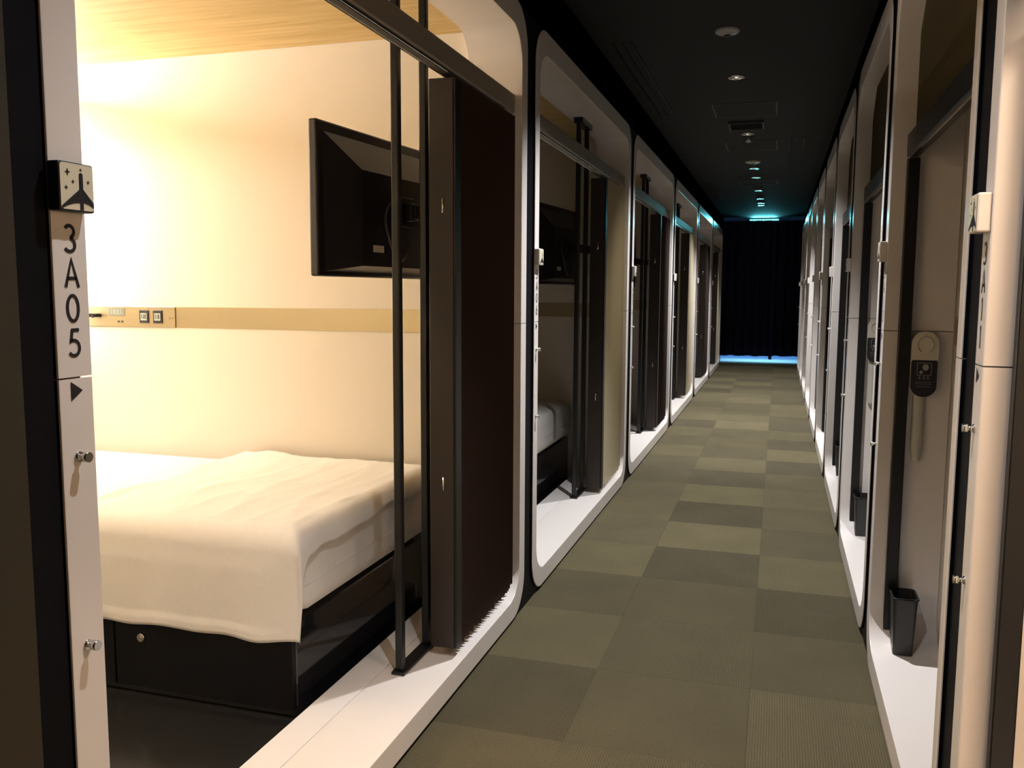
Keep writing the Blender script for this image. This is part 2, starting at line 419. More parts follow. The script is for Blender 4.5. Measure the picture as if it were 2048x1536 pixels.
# ------------------------------------------------------------------ bed, blanket, poles, curtain, television (cabin-local coordinates)
BU0, BU1, BV0 = 1.205, 2.225, 0.350
def make_bed(D):
    t = empty('single_bed')
    bm = bmesh.new(); bx(bm, BU0+0.01, BU1, 0.374, D-0.04, 0.021, 0.308, 0.003, 1); mesh('bed_base', bm, M_GLOSS, t)
    for k, (a, b_) in enumerate(((0.376, 1.00), (1.006, 1.66))):
        bm = bmesh.new(); bx(bm, BU0-0.008, BU0+0.009, a, b_, 0.045, 0.300, 0.002, 1); d = mesh('drawer', bm, M_DRAWER, t)
        bm = bmesh.new(); c = 0.90 if k == 0 else 1.55
        tube(bm, (BU0-0.008, c, 0.208), (BU0-0.016, c, 0.208), 0.0125, 22); tube(bm, (BU0-0.0162, c, 0.208), (BU0-0.0175, c, 0.208), 0.0065, 16)
        mesh('drawer_lock', bm, M_CHROME, d)
    bm = bmesh.new(); bx(bm, BU0, BU1, BV0, D-0.05, 0.312, 0.566)
    bmesh.ops.subdivide_edges(bm, edges=bm.edges[:], cuts=14, use_grid_fill=True)
    c = Vector(((BU0+BU1)/2, (BV0+D-0.05)/2, 0.439)); h = Vector(((BU1-BU0)/2, (D-0.05-BV0)/2, 0.127)); r = 0.060
    for v in bm.verts:
        p = v.co-c; qv = Vector((max(-(h.x-r), min(h.x-r, p.x)), max(-(h.y-r), min(h.y-r, p.y)), max(-(h.z-r*1.1), min(h.z-r*1.1, p.z))))
        d = p-qv
        if d.length > 1e-6: p = qv + d.normalized()*min(d.length, r)
        v.co = c+p
    o = mesh('mattress', bm, M_SHEET, t); shade_auto(o, 60)
    for z in (0.42,):
        bm = bmesh.new()
        P = rrect(BU0, BU1, BV0, D-0.05, 0.06, 8)
        P = [(x, y, z) for x, y in P]; P.append(P[0])
        polytube(bm, P, 0.0016, 6); mesh('mattress_piping', bm, M_SHEET, o)
    return t

def noise1(x, y, s=0):
    return (math.sin(x*7.3+y*2.1+s)+math.sin(x*3.1-y*9.7+1.3*s)+math.sin(x*15.7+y*6.3+2.1*s)*0.5+math.sin((x+y)*21.0+s)*0.3)/2.8

def make_blanket():
    """a thin blanket: over the mattress from the wall to the aisle side, hanging down the aisle side, its corner drooping at the foot"""
    bm = bmesh.new()
    zt = 0.578
    uw = BU1-0.008; ue = BU0-0.006; vf = BV0-0.008
    NV, NU, NS, NF = 72, 60, 26, 12
    def vhead(s):           # head-side edge of the blanket, slightly slanted; s = 0 wall, 1 aisle
        return 1.205 + (1.178-1.205)*s + 0.012*math.sin(s*9)
    rr = 0.070
    def section(a, b):
        """a: 0..1 head to foot; b: distance from the wall across and down. returns u, z"""
        flat = (uw-ue)-rr
        if b <= flat: return uw-b, zt, 0
        if b <= flat+rr*PI/2+1e-7:
            t = (b-flat)/rr; return uw-flat-rr*math.sin(t), zt-rr+rr*math.cos(t), 1
        return ue, zt-rr-(b-flat-rr*PI/2), 2
    flat = (uw-ue)-rr
    drop = 0.322
    total = flat+rr*PI/2+drop-rr
    rows = []
    vend = vf+rr
    bs = [flat*j/NU for j in range(NU)] + [flat+rr*PI/2*j/10 for j in range(11)] + [flat+rr*PI/2+(total-flat-rr*PI/2)*j/NS for j in range(1, NS+1)]
    # length of the part that folds down over the foot end, by place across
    def footlen(b):
        s = min(1.0, b/flat)
        base = -0.012+0.010*math.sin(b*11)+0.006*math.sin(b*23+1)
        return base
    for i in range(NV+NF+1):
        row = []
        for b in bs:
            s = min(1.0, b/flat)
            u, z, reg = section(0, b)
            vh = vhead(s)
            e2 = 0.0 if reg == 0 else (min(1.0, (b-flat)/(rr*PI/2)))
            ext = (rr-0.010)*e2*e2*(3-2*e2)
            if i <= NV:
                v = vh+(vend-ext-vh)*i/NV
                if reg == 0:
                    z += 0.0035*noise1(v*2.2, u*2.5) + 0.004*max(0, math.sin(v*9+u*3.5))**6*(1-s*0.4) + 0.0022*max(0, math.sin(v*31-u*5+math.sin(u*7)))**3 + 0.0018*max(0, math.sin(v*47+u*9+math.sin(u*11)))**4
                    z += 0.012*math.exp(-((v-vh)/0.03)**2) * (0.5+0.5*math.sin(u*14))
                    if s < 0.25: z += 0.018*math.exp(-((v-vh+0.12)/0.09)**2)*(1-s/0.25)
                if reg == 2:
                    k = (b-flat-rr*PI/2)/(total-flat-rr*PI/2); fade = min(1.0, max(0.0, (v-vf-0.02)/0.12))
                    fall = 0.008*math.sin(v*17+0.8)*k + 0.003*math.sin(v*41)*k
                    u -= (0.006*min(1, k*5)+0.004*k+fall*0.55)*fade
                    z -= 0.004*math.sin(v*13+1)*k+0.003*math.sin(v*29)*k
                    if k > 0.88: u -= 0.004*fade
            else:
                q = (i-NV)/NF
                if reg == 2: break          # the side panel ends at the corner
                t2 = 0.0 if reg == 0 else (b-flat)/rr
                c2 = max(0.0, t2/(PI/2))
                near = max(0.0, (s-0.90)/0.10)
                L = footlen(b) + 0.030*near**2
                L += (total-flat-rr*PI/2-L)*c2**3
                arc_len = rr*PI/2
                d = q*(arc_len+L); t = min(PI/2, d/rr)
                nu, nv, nz = math.sin(t2), math.sin(t)*math.cos(t2)**0.35 if t2 < PI/2-1e-6 else 0.0, math.cos(t)*math.cos(t2)
                if reg == 1: u = uw-flat-rr*nu
                v = vend-ext-(rr-ext)*nv-0.003*q*(1+math.sin(b*19))*(1-c2)
                z = (z if reg == 0 else zt)-rr+rr*nz-max(0.0, d-arc_len)
            row.append(bm.verts.new((u, v, z)))
        rows.append(row)
    for a, b_ in zip(rows, rows[1:]):
        for j in range(min(len(a), len(b_))-1):
            f = bm.faces.new((a[j], a[j+1], b_[j+1], b_[j])); f.smooth = True
    o = mesh('blanket', bm, M_BLANKET)
    so = o.modifiers.new('thickness', 'SOLIDIFY'); so.thickness = 0.004; so.offset = 1.0
    return o

def make_poles():
    t = empty('grab_pole_pair')
    for u in (1.452, 1.662):
        bm = bmesh.new(); bx(bm, u-0.0125, u+0.0125, 0.140, 0.165, 0.099, 2.190, 0.004, 3); o = mesh('pole', bm, M_BLACKMETAL, t)
    bm = bmesh.new(); bx(bm, 1.425, 1.690, 0.128, 0.172, 0.0905, 0.0985, 0.002); mesh('base_plate', bm, M_BLACKMETAL, t)
    bm = bmesh.new(); bx(bm, 1.425, 1.690, 0.126, 0.176, 2.1905, 2.2185, 0.002); mesh('top_bracket', bm, M_BLACKMETAL, t)
    return t

def make_curtain(W, material, u0, rail_z=1.915, tail=0.0):
    """folding curtain on its rail; u0: leading edge"""
    t = empty('folding_curtain')
    bm = bmesh.new(); bx(bm, 0.074, W-0.080, 0.028, 0.076, rail_z+0.012, rail_z+0.078, 0.004, 2)
    mesh('curtain_rail', bm, M_RAIL, t)
    bm = bmesh.new(); bx(bm, 0.074, W-0.080, 0.034, 0.042, rail_z+0.002, rail_z+0.0118, 0.001, 1)
    bx(bm, 0.074, W-0.080, 0.062, 0.070, rail_z+0.002, rail_z+0.0118, 0.001, 1); mesh('rail_track', bm, M_CHROME, t)
    u1 = W-0.081
    n = max(6, int((u1-u0-0.055)/0.0205))
    bm = bmesh.new()
    ring = []
    for i in range(2*n+1):
        u = u0+0.052+(u1-u0-0.055)*i/(2*n)
        y = 0.024+0.003*math.sin(i*1.7) if i % 2 == 0 else 0.090
        zb = 0.120+(0.004*math.sin(i*2.3)+0.002*math.sin(i*5.1)); zt = rail_z-0.002-(0.004*(i % 2))
        ring.append([bm.verts.new((u, y, zb+(zt-zb)*k/6)) for k in range(7)])
    for a, b_ in zip(ring, ring[1:]):
        for k in range(6): bm.faces.new((a[k], b_[k], b_[k+1], a[k+1]))
    o = mesh('pleated_cloth', bm, material, t)
    so = o.modifiers.new('thickness', 'SOLIDIFY'); so.thickness = 0.0012
    bm = bmesh.new(); bx(bm, u0, u0+0.026, 0.030, 0.112, 0.118, rail_z-0.004, 0.003, 2)
    bx(bm, u0+0.0262, u0+0.050, 0.036, 0.096, 0.120, rail_z-0.006, 0.002, 1)
    lb = mesh('lead_bar', bm, M_OLIVE_BAR, t)
    bm = bmesh.new(); bx(bm, u0+0.001, u0+0.050, 0.0235, 0.0298, 0.119, rail_z-0.005, 0.0015, 1); mesh('bar_edge', bm, M_BLACKMETAL, lb)
    for z in (1.53, 0.66):
        bm = bmesh.new(); tube(bm, (u0+0.0005, 0.066, z-0.022), (u0+0.0005, 0.066, z+0.022), 0.0035, 10); mesh('latch', bm, M_CHROME, lb)
    return t
M_OLIVE_BAR = mat('lead_bar_laminate', (0.020, 0.012, 0.007), 0.45)

def make_tv():
    """hung from the wall on an arm, back to the corridor; local x along the set, y into the cabin"""
    t = empty('wall_television')
    Wt, Ht = 0.72, 0.46
    bm = bmesh.new(); bx(bm, -Wt/2, Wt/2, 0.0, 0.030, -Ht/2, Ht/2, 0.006, 2)
    # bulging back, tapered
    a = [(-Wt/2+0.03, -Ht/2+0.015), (Wt/2-0.03, -Ht/2+0.015), (Wt/2-0.03, Ht/2-0.03), (-Wt/2+0.03, Ht/2-0.03)]
    b_ = [(-Wt/2+0.17, -Ht/2+0.035), (Wt/2-0.17, -Ht/2+0.035), (Wt/2-0.17, Ht/2-0.13), (-Wt/2+0.17, Ht/2-0.13)]
    A = [bm.verts.new((x, 0.001, z)) for x, z in a]; B = [bm.verts.new((x, -0.048, z)) for x, z in b_]
    bm.faces.new(B)
    for i in range(4): bm.faces.new((A[i], A[(i+1) % 4], B[(i+1) % 4], B[i]))
    mesh('housing', bm, M_TVBACK, t)
    bm = bmesh.new(); bx(bm, -Wt/2+0.018, Wt/2-0.018, 0.0302, 0.0315, -Ht/2+0.018, Ht/2-0.018); mesh('screen', bm, M_SCREEN, t)
    bm = bmesh.new(); bx(bm, -0.130, -0.065, -0.0495, -0.0484, -0.150, -0.128); mesh('rating_label', bm, M_LABEL, t)
    bm = bmesh.new()
    P = [(0.01+0.085*math.cos(math.radians(d)), -0.066-0.01*math.sin(math.radians(d*2)), -0.075+0.10*math.sin(math.radians(d))) for d in range(110, 345, 12)]
    polytube(bm, P, 0.0045); mesh('cable', bm, mat('cable_rubber', (0.05, 0.045, 0.05), 0.35), t)
    bm = bmesh.new(); bx(bm, 0.02, 0.12, -0.060, -0.0485, -0.06, 0.04, 0.003); bx(bm, 0.055, 0.085, -0.085, -0.060, -0.04, 0.02, 0.003)
    bx(bm, 0.06, 0.45, -0.10, -0.075, -0.035, 0.015, 0.004)
    mesh('wall_arm', bm, M_BLACKMETAL, t)
    return t

def make_valance(W, D):
    """light shelf across the head end, a tube behind it"""
    t = empty('light_valance')
    bm = bmesh.new(); bx(bm, 0.075, W-0.080, D-0.135, D-0.115, 1.955, 2.115, 0.002); bx(bm, 0.075, W-0.080, D-0.115, D-0.032, 2.02, 2.032); mesh('valance_board', bm, M_WALL, t)
    bm = bmesh.new(); tube(bm, (0.12, D-0.075, 2.098), (W-0.12, D-0.075, 2.098), 0.012, 12)
    tube(bm, (0.12, D-0.075, 1.985), (W-0.12, D-0.075, 1.985), 0.012, 12); mesh('lamp_tube', bm, M_TUBE, t)
    return t
def area(name, loc, rot, sx, sy, power, col, spread=PI):
    d = bpy.data.lights.new(name, 'AREA'); d.shape = 'RECTANGLE'; d.size = sx; d.size_y = sy; d.energy = power; d.color = col; d.spread = spread
    o = bpy.data.objects.new(name, d); COL.objects.link(o); o.location = loc; o.rotation_euler = rot; return o
def cabin_light(y0, W, D, k=1.0):
    # tube light up to the ceiling, tube light down the head wall, both along world Y at the head end of a left cabin
    xc, yc = XL-(D-0.075), y0+W/2
    area('cove_uplight', (xc+0.0, yc, 2.118), (0, math.radians(-130), 0), 0.03, W-0.3, 36.0*k, WARM)
    area('cove_downlight', (xc+0.0, yc, 1.96), (0, 0, 0), 0.05, W-0.3, 28.0*k, WARM)
    # bedside lamp on the wall of the neighbour side
    return

# ------------------------------------------------------------------ left row
WL, DL, PL, L0 = 2.32, 2.30, 2.42, 0.935
cab_proto = make_cabin(WL, DL, '3A05', True, 1.915)
bed_proto = make_bed(DL)
bl_proto = make_blanket()
pole_proto = make_poles()
cur_brown = make_curtain(WL, M_BROWN, 1.600)
cur_cream = make_curtain(WL, M_CREAMC, 1.600)
tv_proto = make_tv()
LEFT_NUM = ['3A05', '3A06', '3A07', '3A08', '3A09', '3A10']
ORD = ['nearest on the left', 'second along the left side', 'third along the left side', 'fourth along the left side', 'fifth along the left side', 'farthest on the left']
ORD2 = ['nearest cabin on the left', 'second cabin on the left', 'third cabin on the left', 'fourth cabin on the left', 'fifth cabin on the left', 'farthest cabin on the left']
def place(o, y0): o.location = (XL, y0, 0); o.rotation_euler = (0, 0, PI/2)
def retext(cab, num):
    for c in children(cab):
        if c.name.startswith('cabin_number'):
            bm = number_mesh(num, 0.041, 1.319); me = bpy.data.meshes.new('cabin_number'); bm.to_mesh(me); bm.free(); me.materials.append(M_INK); c.data = me
def rebox(cab):
    for c in children(cab):
        if c.name.startswith('emblem_box'):
            me = c.data.copy(); me.materials[0] = M_FRAME; c.data = me
for i in range(6):
    y0 = L0+i*PL
    first = i == 0
    c = cab_proto if first else copy_tree(cab_proto)
    place(c, y0)
    if not first: retext(c, LEFT_NUM[i]); rebox(c)
    tag(c, ('cream sleeping cabin numbered 3A05, open and brightly lit, nearest on the left' if first else 'cream rounded-frame sleeping cabin, unlit, ' + ORD[i]), 'sleeping cabin', 'cabins on the left side of the corridor')
    b = bed_proto if first else copy_tree(bed_proto)
    place(b, y0); tag(b, ('single bed on glossy black drawer base inside the lit cabin 3A05' if first else 'single bed on black base inside the unlit ' + ORD2[i]), 'bed', 'beds in the left cabins')
    bl = bl_proto if first else None
    if first:
        place(bl, y0); tag(bl, 'thin cream blanket draped over the bed in cabin 3A05, corner hanging down', 'blanket')
    p = pole_proto if first else copy_tree(pole_proto)
    place(p, y0); tag(p, ('black square pole pair on the sill of the lit ' if first else 'black square pole pair on the sill of the ') + ORD2[i], 'pole', 'black pole pairs on the left sills')
    brown = i % 2 == 0
    src = cur_brown if brown else cur_cream
    k = src if i < 2 else copy_tree(src)
    place(k, y0); tag(k, ('dark brown' if brown else 'cream') + ' pleated curtain bunched in the opening of the ' + ORD2[i], 'curtain', 'folding curtains of the left cabins')
    tv = tv_proto if first else copy_tree(tv_proto)
    if i < 3:
        # centre of the set in cabin-local coordinates
        uc, vc, zc = 1.750, 0.345, 1.541
        tv.location = (XL-vc, y0+uc, zc); tv.rotation_euler = (0, 0, PI/2-0.095)
        tag(tv, 'black television seen from behind in the ' + ('lit ' if first else 'unlit ') + ORD2[i], 'television', 'televisions in the left cabins')
    else:
        for ch in children(tv): bpy.data.objects.remove(ch)
        bpy.data.objects.remove(tv)

va = make_valance(WL, DL); place(va, L0); tag(va, 'light shelf with warm lamp tubes across the head end of cabin 3A05', 'lamp')
cabin_light(L0, WL, DL, 1.0)
t = empty('wall_lamp', (XL-2.20, L0+WL-0.067, 1.55)); tag(t, 'upright warm tube lamp in the head corner of cabin 3A05', 'lamp')
bm = bmesh.new(); bx(bm, -0.03, 0.03, -0.03, -0.0005, -0.45, -0.42, 0.003); bx(bm, -0.03, 0.03, -0.03, -0.0005, 0.42, 0.45, 0.003); bx(bm, -0.02, 0.02, -0.008, -0.0005, -0.42, 0.42); mesh('lamp_holder', bm, M_BRASS, t)
bm = bmesh.new(); tube(bm, (0, -0.055, -0.42), (0, -0.055, 0.42), 0.018, 16); mesh('lamp_tube', bm, mat('wall_lamp_tube', (1, 1, 1), 0.5, emit=(1.0, 0.94, 0.84), estr=105.0), t)

# control panel on the wall over the head of the bed (world side: far wall of the lit cabin)
yw = L0+WL-0.0685
def wall_u(y): return y
t = empty('bedside_control_panel', (XL-1.56, yw, 1.149)); tag(t, 'champagne metal control panel with clock and sockets on the lit cabin wall', 'control panel')
bm = bmesh.new(); bx(bm, -0.70, 0.0, -0.005, -0.0005, -0.044, 0.044, 0.001, 1); mesh('panel_plate', bm, M_BRASS, t)
bm = bmesh.new(); bx(bm, -0.345, -0.262, -0.0065, -0.0052, 0.004, 0.036); mesh('clock_display', bm, M_LCD, t)
bm = bmesh.new()
dgt = number_mesh('1031', 0, 0, 0.017, 0.0, -0.0069); dgt.free()
xs = -0.337
for ch in '1031':
    for s in GL[ch]: stroke(bm, [(xs+px*0.017, 0.011+pz*0.018) for px, pz in s], 0.0016, -0.0069)
    xs += 0.0165
mesh('clock_digits', bm, mat('lcd_digits', (0.75, 0.72, 0.62), 0.4), t)
for x in (-0.158, -0.087):
    bm = bmesh.new(); bx(bm, x-0.024, x+0.024, -0.0085, -0.0052, -0.027, 0.029, 0.001, 1); s = mesh('socket', bm, M_INK, t)
    bm = bmesh.new(); bx(bm, x-0.017, x+0.014, -0.0092, -0.0086, -0.015, 0.016)
    o = mesh('socket_insert', bm, M_LABEL, s)
    bm = bmesh.new(); bx(bm, x-0.004, x+0.0, -0.0098, -0.0093, -0.010, 0.012); bx(bm, x+0.004, x+0.010, -0.0098, -0.0093, -0.010, 0.012); bx(bm, x-0.013, x-0.009, -0.0098, -0.0093, -0.010, 0.012); mesh('socket_slots', bm, M_INK, s)
for x, z, r in ((-0.033, -0.002, 0.0065), (-0.010, -0.002, 0.003)):
    bm = bmesh.new(); tube(bm, (x, -0.005, z), (x, -0.0085, z), r, 20); mesh('knob', bm, M_CHROME, t)
for x in (-0.295, -0.276):
    bm = bmesh.new(); tube(bm, (x, -0.005, -0.022), (x, -0.008, -0.022), 0.0045, 14); mesh('button', bm, M_GREYLINE, t)
for x in (-0.395, -0.435):
    bm = bmesh.new(); tube(bm, (x, -0.005, 0.004), (x-0.006, -0.034, 0.004), 0.0085, 14); tube(bm, (x-0.006, -0.034, 0.004), (x-0.007, -0.044, 0.002), 0.0095, 16); mesh('plug_knob', bm, M_BLACKMETAL, t)

# ------------------------------------------------------------------ the cabin just behind the camera's left edge: unseen, with a lamp added in it to light the right row
zero = copy_tree(cab_proto); place(zero, L0-0.30-WL); retext(zero, '3A04'); rebox(zero)
tag(zero, 'cream sleeping cabin beside the viewer, just outside the left edge', 'sleeping cabin', 'cabins on the left side of the corridor')
area('cove_downlight', (XL-1.2, L0-0.30-WL/2, 2.18), (0, 0, 0), 1.2, 1.2, 10.0, (1.0, 0.82, 0.62))  # added fill lamp inside the unseen cabin, no cove fitting there
# dark olive cover strip between the two cabins, then black
trim(XL-0.012, XL-0.002, L0-0.298, L0-0.047, 0.0, 2.31, M_OLIVE)
trim(XL-0.012, XL-0.006, L0-0.0465, L0+0.008, 0.0, 2.31)
for i in range(1, 6):
    y = L0+i*PL; trim(XL-0.030, XL-0.010, y-(PL-WL)-0.006, y+0.008, 0.0, 2.31)
trim(XL-0.075, XL-0.05, L0+6*PL-(PL-WL)+0.002, FAR, 0.0, 2.31)

# ------------------------------------------------------------------ right row
WR, DR, PR, R0 = 1.355, 2.20, 1.465, 1.71
RZ = 1.70
rc_proto = make_cabin(WR, DR, '3A11', False, RZ, 0.052)
# the nearest right cabin is occupied: its own ceiling panel is on
area('cabin_ceiling_light', (XR+0.70, R0-0.52, 2.20), (0, 0, 0), 0.5, 0.5, 42.0, (1.0, 0.78, 0.58))
ORR = ['nearest', 'second', 'third', 'fourth', 'fifth', 'sixth', 'seventh', 'eighth', 'ninth', 'farthest']
rail_proto = None
def placeR(o, yf): o.location = (XR, yf, 0); o.rotation_euler = (0, 0, -PI/2)
def make_bin():
    t = empty('waste_bin')
    bm = bmesh.new()
    outer = [rrect(-0.030, 0.030, -0.045, 0.045, 0.010, 4), rrect(-0.038, 0.038, -0.055, 0.055, 0.012, 4)]
    inner = [rrect(-0.027, 0.027, -0.042, 0.042, 0.009, 4), rrect(-0.0355, 0.0355, -0.0525, 0.0525, 0.011, 4)]
    A = [bm.verts.new((x, y, 0)) for x, y in outer[0]]; B = [bm.verts.new((x, y, 0.195)) for x, y in outer[1]]
    Cc = [bm.verts.new((x, y, 0.195)) for x, y in inner[1]]; Dd = [bm.verts.new((x, y, 0.004)) for x, y in inner[0]]
    n = len(A)
    for P, Q in ((A, B), (B, Cc), (Cc, Dd)):
        for i in range(n): bm.faces.new((P[i], P[(i+1) % n], Q[(i+1) % n], Q[i]))
    bm.faces.new(A[::-1]); bm.faces.new(Dd)
    mesh('bin_body', bm, M_BIN, t)
    bm = bmesh.new()
    P = rrect(-0.0395, 0.0395, -0.0565, 0.0565, 0.013, 4); P = [(x, y, 0.193) for x, y in P]; P.append(P[0]); polytube(bm, P, 0.0028, 6); mesh('bin_rim', bm, M_BLACKMETAL, t)
    return t
def make_hanger():
    """door hanger: loop on top, dark lower half with a small pictogram. local x across, z up, hung on the wall"""
    t = empty('door_hanger')
    bm = bmesh.new()
    hw = 0.041
    outline = arc(0, 0.062, hw, hw, 0, 180, 20) + arc(0, -0.075, hw*0.98, 0.038, 180, 360, 20)
    prism(bm, outline, -0.003, 0.0); o = mesh('hanger_plate', bm, M_HANG, t)
    bm = bmesh.new(); P = [(x, -0.0045, z) for x, z in arc(0, 0.058, 0.024, 0.026, -60, 240, 20)]; polytube(bm, P, 0.0020, 6); mesh('hanger_loop', bm, M_HANG, t)
    bm = bmesh.new(); outline = [(-0.039, 0.004), (-0.036, 0.009), (0.036, 0.009), (0.039, 0.004)] + arc(0, -0.075, 0.039, 0.036, 360, 180, 20)
    prism(bm, outline, -0.0045, -0.0032); k = mesh('hanger_label', bm, M_INK, t)
    bm = bmesh.new()
    sq = rrect(-0.021, 0.021, -0.040, 0.000, 0.003, 3); sq.append(sq[0]); stroke(bm, sq, 0.0014, -0.0052)
    a = arc(0.004, -0.014, 0.0095, 0.0105, 0, 360, 20)[:-1]; bm.faces.new([bm.verts.new((x, -0.0052, z)) for x, z in a])
    a = arc(-0.009, -0.030, 0.005, 0.0055, 0, 360, 14)[:-1]; bm.faces.new([bm.verts.new((x, -0.0052, z)) for x, z in a])
    for x in (-0.0125, 0.0, 0.0125):
        stroke(bm, [(x-0.004, -0.046), (x+0.004, -0.046)], 0.0012, -0.0052); stroke(bm, [(x, -0.043), (x, -0.053)], 0.0012, -0.0052)
        stroke(bm, [(x-0.004, -0.052), (x+0.004, -0.052)], 0.0012, -0.0052)
    for z in (-0.062, -0.068, -0.077): stroke(bm, [(-0.024, z), (0.024, z)], 0.001, -0.0052)
    mesh('pictogram', bm, mat('hanger_print', (0.35, 0.33, 0.28), 0.5), k)
    return t
def make_shoehorn():
    t = empty('shoehorn')
    bm = bmesh.new()
    n = 14
    rows = []
    for k in range(17):
        z = -0.30+0.30*k/16
        w_ = 0.0185 if k > 2 else 0.0185*(0.35+0.65*math.sin((k+0.6)/2.6*PI/2))
        dep = 0.010
        rows.append([bm.verts.new((w_*math.cos(PI*i/n), -0.004-dep*math.sin(PI*i/n), z)) for i in range(n+1)])
    for a, b_ in zip(rows, rows[1:]):
        for i in range(n):
            f = bm.faces.new((a[i], a[i+1], b_[i+1], b_[i])); f.smooth = True
    o = mesh('blade', bm, M_PLASTIC, t); so = o.modifiers.new('thickness', 'SOLIDIFY'); so.thickness = 0.0025
    bm = bmesh.new(); tube(bm, (0, 0.0, 0.006), (0, -0.012, 0.006), 0.004, 12); tube(bm, (0, -0.010, 0.006), (0, -0.014, 0.006), 0.006, 14); mesh('peg', bm, M_CHROME, t)
    return t
def make_rail(W):
    t = empty('curtain_rail')
    bm = bmesh.new(); bx(bm, 0.0965, W-0.076, 0.040, 0.078, RZ, RZ+0.072, 0.004, 2); mesh('rail_body', bm, M_BLACKMETAL, t)
    bm = bmesh.new(); bx(bm, 0.0965, W-0.076, 0.046, 0.052, RZ-0.005, RZ-0.0003); mesh('rail_track', bm, M_CHROME, t)
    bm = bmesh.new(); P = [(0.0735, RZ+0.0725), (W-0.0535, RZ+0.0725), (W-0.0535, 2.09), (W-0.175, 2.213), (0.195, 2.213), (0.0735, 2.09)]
    prism(bm, P, 0.066, 0.076); mesh('dark_upper_panel', bm, M_UPPER_DARK, t)  # added panel that darkens the opening above the rail
    return t
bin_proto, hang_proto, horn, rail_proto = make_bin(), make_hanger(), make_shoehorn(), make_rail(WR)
for j in range(10):
    yf = R0+j*PR
    c = rc_proto if j == 0 else copy_tree(rc_proto)
    placeR(c, yf)
    if j: retext(c, ['3A12', '3A13', '3A14', '3A15', '3A16', '3A17', '3A18', '3A19', '3A20'][j-1])
    tag(c, 'cream sleeping cabin numbered 3A11, %s' % 'nearest on the right, at the edge of the photo' if j == 0 else 'narrow cream-framed sleeping cabin, unlit, %s one along the right side' % ORR[j], 'sleeping cabin', 'cabins on the right side of the corridor')
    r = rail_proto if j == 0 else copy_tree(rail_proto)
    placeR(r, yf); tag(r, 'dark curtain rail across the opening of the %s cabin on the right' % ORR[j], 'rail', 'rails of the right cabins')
    if 0 < j < 8:
        b = bin_proto if j == 1 else copy_tree(bin_proto)
        b.location = (XR+0.096, yf-0.072-0.066, 0.0895); b.rotation_euler = (0, 0, PI/2); b.rotation_euler = (0, 0, 0)
        tag(b, 'small black waste bin on the sill of the %s cabin on the right' % ORR[j], 'bin', 'waste bins on the right sills')
    if j in (1, 2, 3):
        h = hang_proto if j == 1 else copy_tree(hang_proto)
        h.location = (XR+0.126, yf-0.0722-0.018, 1.045); h.rotation_euler = (0, 0, 0)
        tag(h, 'grey and black door hanger inside the %s cabin on the right' % ORR[j], 'sign', 'door hangers of the right cabins')
    if j in (1, 2):
        s = horn if j == 1 else copy_tree(horn)
        s.location = (XR+0.118, yf-0.0722, 1.02); tag(s, 'long cream shoehorn hanging inside the %s cabin on the right' % ORR[j], 'shoehorn', 'shoehorns in the right cabins')
for j in range(0, 10):
    y = R0+j*PR; trim(XR+0.010, XR+0.030, y-0.008, y+(PR-WR)+0.006, 0.0, 2.31)
trim(XR+0.05, XR+0.075, R0+9*PR+0.1, FAR, 0.0, 2.31)

# ------------------------------------------------------------------ ceiling fittings
def downlight(y, p):
    t = empty('downlight', (CX, y, CEIL))
    bm = bmesh.new(); lathe(bm, [(0.036, 0.0), (0.040, -0.006), (0.052, -0.006), (0.055, -0.002), (0.055, 0.0)], (0, 0, 0)); mesh('trim_ring', bm, M_CHROME, t)
    bm = bmesh.new(); lathe(bm, [(0.0, -0.001), (0.012, -0.0012), (0.028, -0.003), (0.038, -0.005)], (0, 0, 0)); mesh('reflector', bm, M_CHROME, t)
    bm = bmesh.new(); lathe(bm, [(0.0, -0.007), (0.008, -0.006), (0.011, -0.001)], (0, 0, 0), 16); mesh('bulb', bm, M_BULB, t)
    if p:
        d = bpy.data.lights.new('downlight_beam', 'SPOT'); d.energy = p; d.color = LAMP_COL; d.spot_size = math.radians(95); d.spot_blend = 1.0; d.shadow_soft_size = 0.018
        o = bpy.data.objects.new('downlight_beam', d); COL.objects.link(o); o.location = (CX, y, CEIL-0.03)
    return t
ordn = 0
for y, p in LAMP_Y.items():
    t = downlight(y, p)
    if y > 4:
        ordn += 1
        tag(t, 'small round chrome downlight in the black ceiling, %s from the camera' % ['first', 'second', 'third', 'fourth', 'fifth'][ordn-1], 'ceiling light', 'corridor downlights')
    else:
        tag(t, 'small round chrome downlight in the ceiling, ' + {-0.8: 'behind the viewer', 1.35: 'above the viewer', 3.55: 'just above the top edge of the view'}[y], 'ceiling light', 'corridor downlights')
for y in (10.709, 13.08, 13.738):
    t = downlight(y, 0); tag(t, 'tiny spot fitting on the far ceiling, %s' % {10.709: 'between two downlights', 13.08: 'before the curtain', 13.738: 'closest to the glowing exit light'}[y], 'ceiling light')
for y, r, lb in ((4.727, 0.062, 'round beige smoke detector on the ceiling, nearest to the camera'), (9.404, 0.075, 'round grey detector disc on the ceiling, farther down the corridor')):
    t = empty('smoke_detector', (CX, y, CEIL)); tag(t, lb, 'smoke detector')
    bm = bmesh.new(); lathe(bm, [(r, 0.0), (r, -0.008), (r*0.9, -0.014), (r*0.45, -0.016), (r*0.42, -0.024), (0.0, -0.026)], (0, 0, 0)); mesh('detector_body', bm, M_PLASTIC, t)
    bm = bmesh.new(); lathe(bm, [(r*0.26, -0.024), (r*0.24, -0.030), (0.0, -0.032)], (0, 0, 0), 18); mesh('sensor_cap', bm, M_BLACKMETAL, t)
